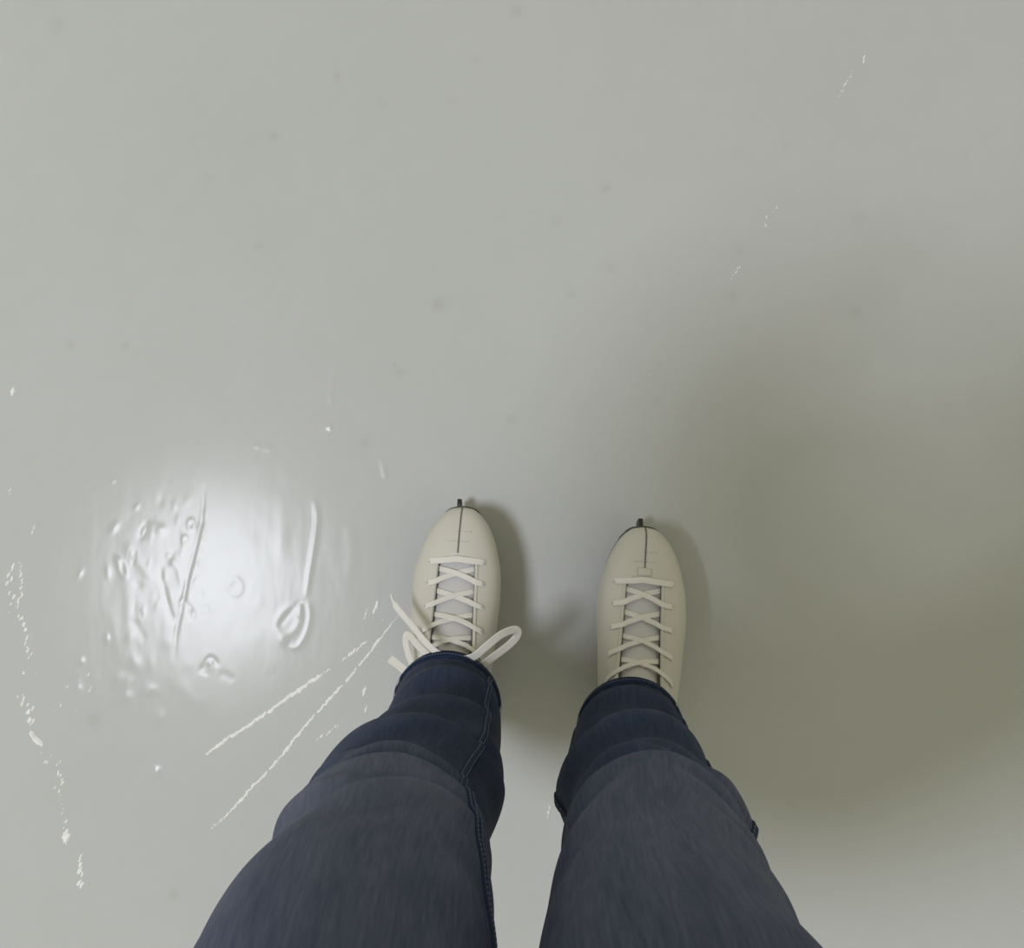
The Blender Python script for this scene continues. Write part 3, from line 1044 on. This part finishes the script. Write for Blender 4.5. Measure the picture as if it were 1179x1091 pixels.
# hems, stitch rows and side seams
for f, tagname in ((FL, 'L'), (FR, 'R')):
    ph = np.linspace(0, 2 * np.pi, 120, endpoint=False)
    rings = []
    for dz, off in ((-.002, -.0010), (-.003, .0012), (.000, .0026), (.006, .0024), (.012, .0026), (.016, .0022), (.018, .0002)):
        z = hem_z(ph) + dz
        p, _ = f(z, ph)
        o2 = off + 0.0006 * np.sin(ph * 23) * (dz > 0)
        rings.append([(a[0] + o2[k] * math.cos(ph[k]), a[1] + o2[k] * math.sin(ph[k]), a[2]) for k, a in enumerate(p)])
    h = loft('hem', rings, M_HEM, jeans, cap=False)
    # stitch row: short threads
    a = Acc()
    for k in range(120):
        q0, q1 = ph[k], ph[k] + 2 * np.pi / 120 * .62
        pts = []
        for q in (q0, q1):
            p, _ = f(np.array([hem_z(q) + .0135]), np.array([q]))
            pts.append(Vector(p[0]) + Vector((math.cos(q), math.sin(q), 0)) * .0031)
        a.add(sweep(pts, Vector((math.cos(q0), math.sin(q0), 0)), .0009, .0006))
    o = mesh_obj('stitching', a.V, a.F, M_THREAD, h); o['kind'] = 'stuff'


def seam(f, ctrl, name, wave=0.0):
    P = crom(ctrl, 14)
    path, nr, thr = [], [], []
    for i, (z, deg) in enumerate(P):
        q = math.radians(deg)
        p, _ = f(np.array([z]), np.array([q]))
        n = Vector((math.cos(q), math.sin(q), 0))
        path.append(Vector(p[0]) + n * (.0008 + wave * max(0, math.sin(i * .55)) * .001)); nr.append(n)
    v, fc = sweep(path, nr, .0060, .0030)
    o = mesh_obj(name, v, fc, M_DENIM if False else M_STITCH, jeans)
    a = Acc()
    n = len(path)
    for sg in (-1, 1):
        side = []
        for i in range(n):
            tg = (path[min(i + 1, n - 1)] - path[max(0, i - 1)]).normalized()
            side.append(path[i] + tg.cross(nr[i]).normalized() * (sg * .0022) + nr[i] * .0014)
        for i in range(0, n - 1):
            a.add(sweep([side[i], side[i] * .35 + side[i + 1] * .65], nr[i], .0008, .0006))
    t = mesh_obj('stitching', a.V, a.F, M_THREAD, o); t['kind'] = 'stuff'
    return o


seam(FL, [(.185, 31), (.24, 40), (.30, 42), (.38, 40), (.46, 42), (.54, 43), (.60, 32), (.66, 16), (.72, 6), (.80, -4)], 'inseam')
seam(FL, [(.160, 200), (.30, 200), (.45, 198), (.60, 196), (.75, 196), (.85, 196)], 'outseam')
seam(FR, [(.180, 24), (.26, 27), (.34, 28), (.42, 28), (.50, 27), (.58, 25), (.66, 17), (.75, 6), (.85, 0)], 'outseam', wave=0.5)
seam(FR, [(.175, 165), (.24, 172), (.32, 182), (.45, 188), (.60, 190), (.80, 190)], 'inseam')

# ------------------------------------------------------------------ the lamp mirrored in the ice
lamp = bpy.data.objects.new('ceiling_lamp', None); lamp.location = LAMP_POS; C.objects.link(lamp)
tag(lamp, 'round white high-bay lamp whose reflection glows in the ice', 'lamp')
prof = [(.10, .34), (.16, .33), (.20, .22), (LAMP_R * .8, .10), (LAMP_R + .03, .0), (LAMP_R + .03, -.03), (LAMP_R + .005, -.03), (LAMP_R + .005, .01)]
rings = [[(r * math.cos(2 * math.pi * k / 48), r * math.sin(2 * math.pi * k / 48), z) for k in range(48)] for r, z in prof]
loft('housing', rings, M_CASE, lamp, cap=False)
em = NT('lamp_diffuser')
em.set(Base_Color=(0.8, 0.8, 0.8, 1))
em.b.inputs['Emission Color'].default_value = LAMP_COLOR + (1,)
em.b.inputs['Emission Strength'].default_value = LAMP_STRENGTH
n = 48
V = [(0, 0, -.012)] + [(LAMP_R * math.cos(2 * math.pi * k / n), LAMP_R * math.sin(2 * math.pi * k / n), -.005) for k in range(n)]
mesh_obj('diffuser', V, [(0, 1 + (k + 1) % n, 1 + k) for k in range(n)], em.m, lamp)
V, F = sweep([Vector((0, 0, .33)), Vector((0, 0, 1.2))], Vector((1, 0, 0)), .03, .03)
mesh_obj('hanger', V, F, M_CASE, lamp)
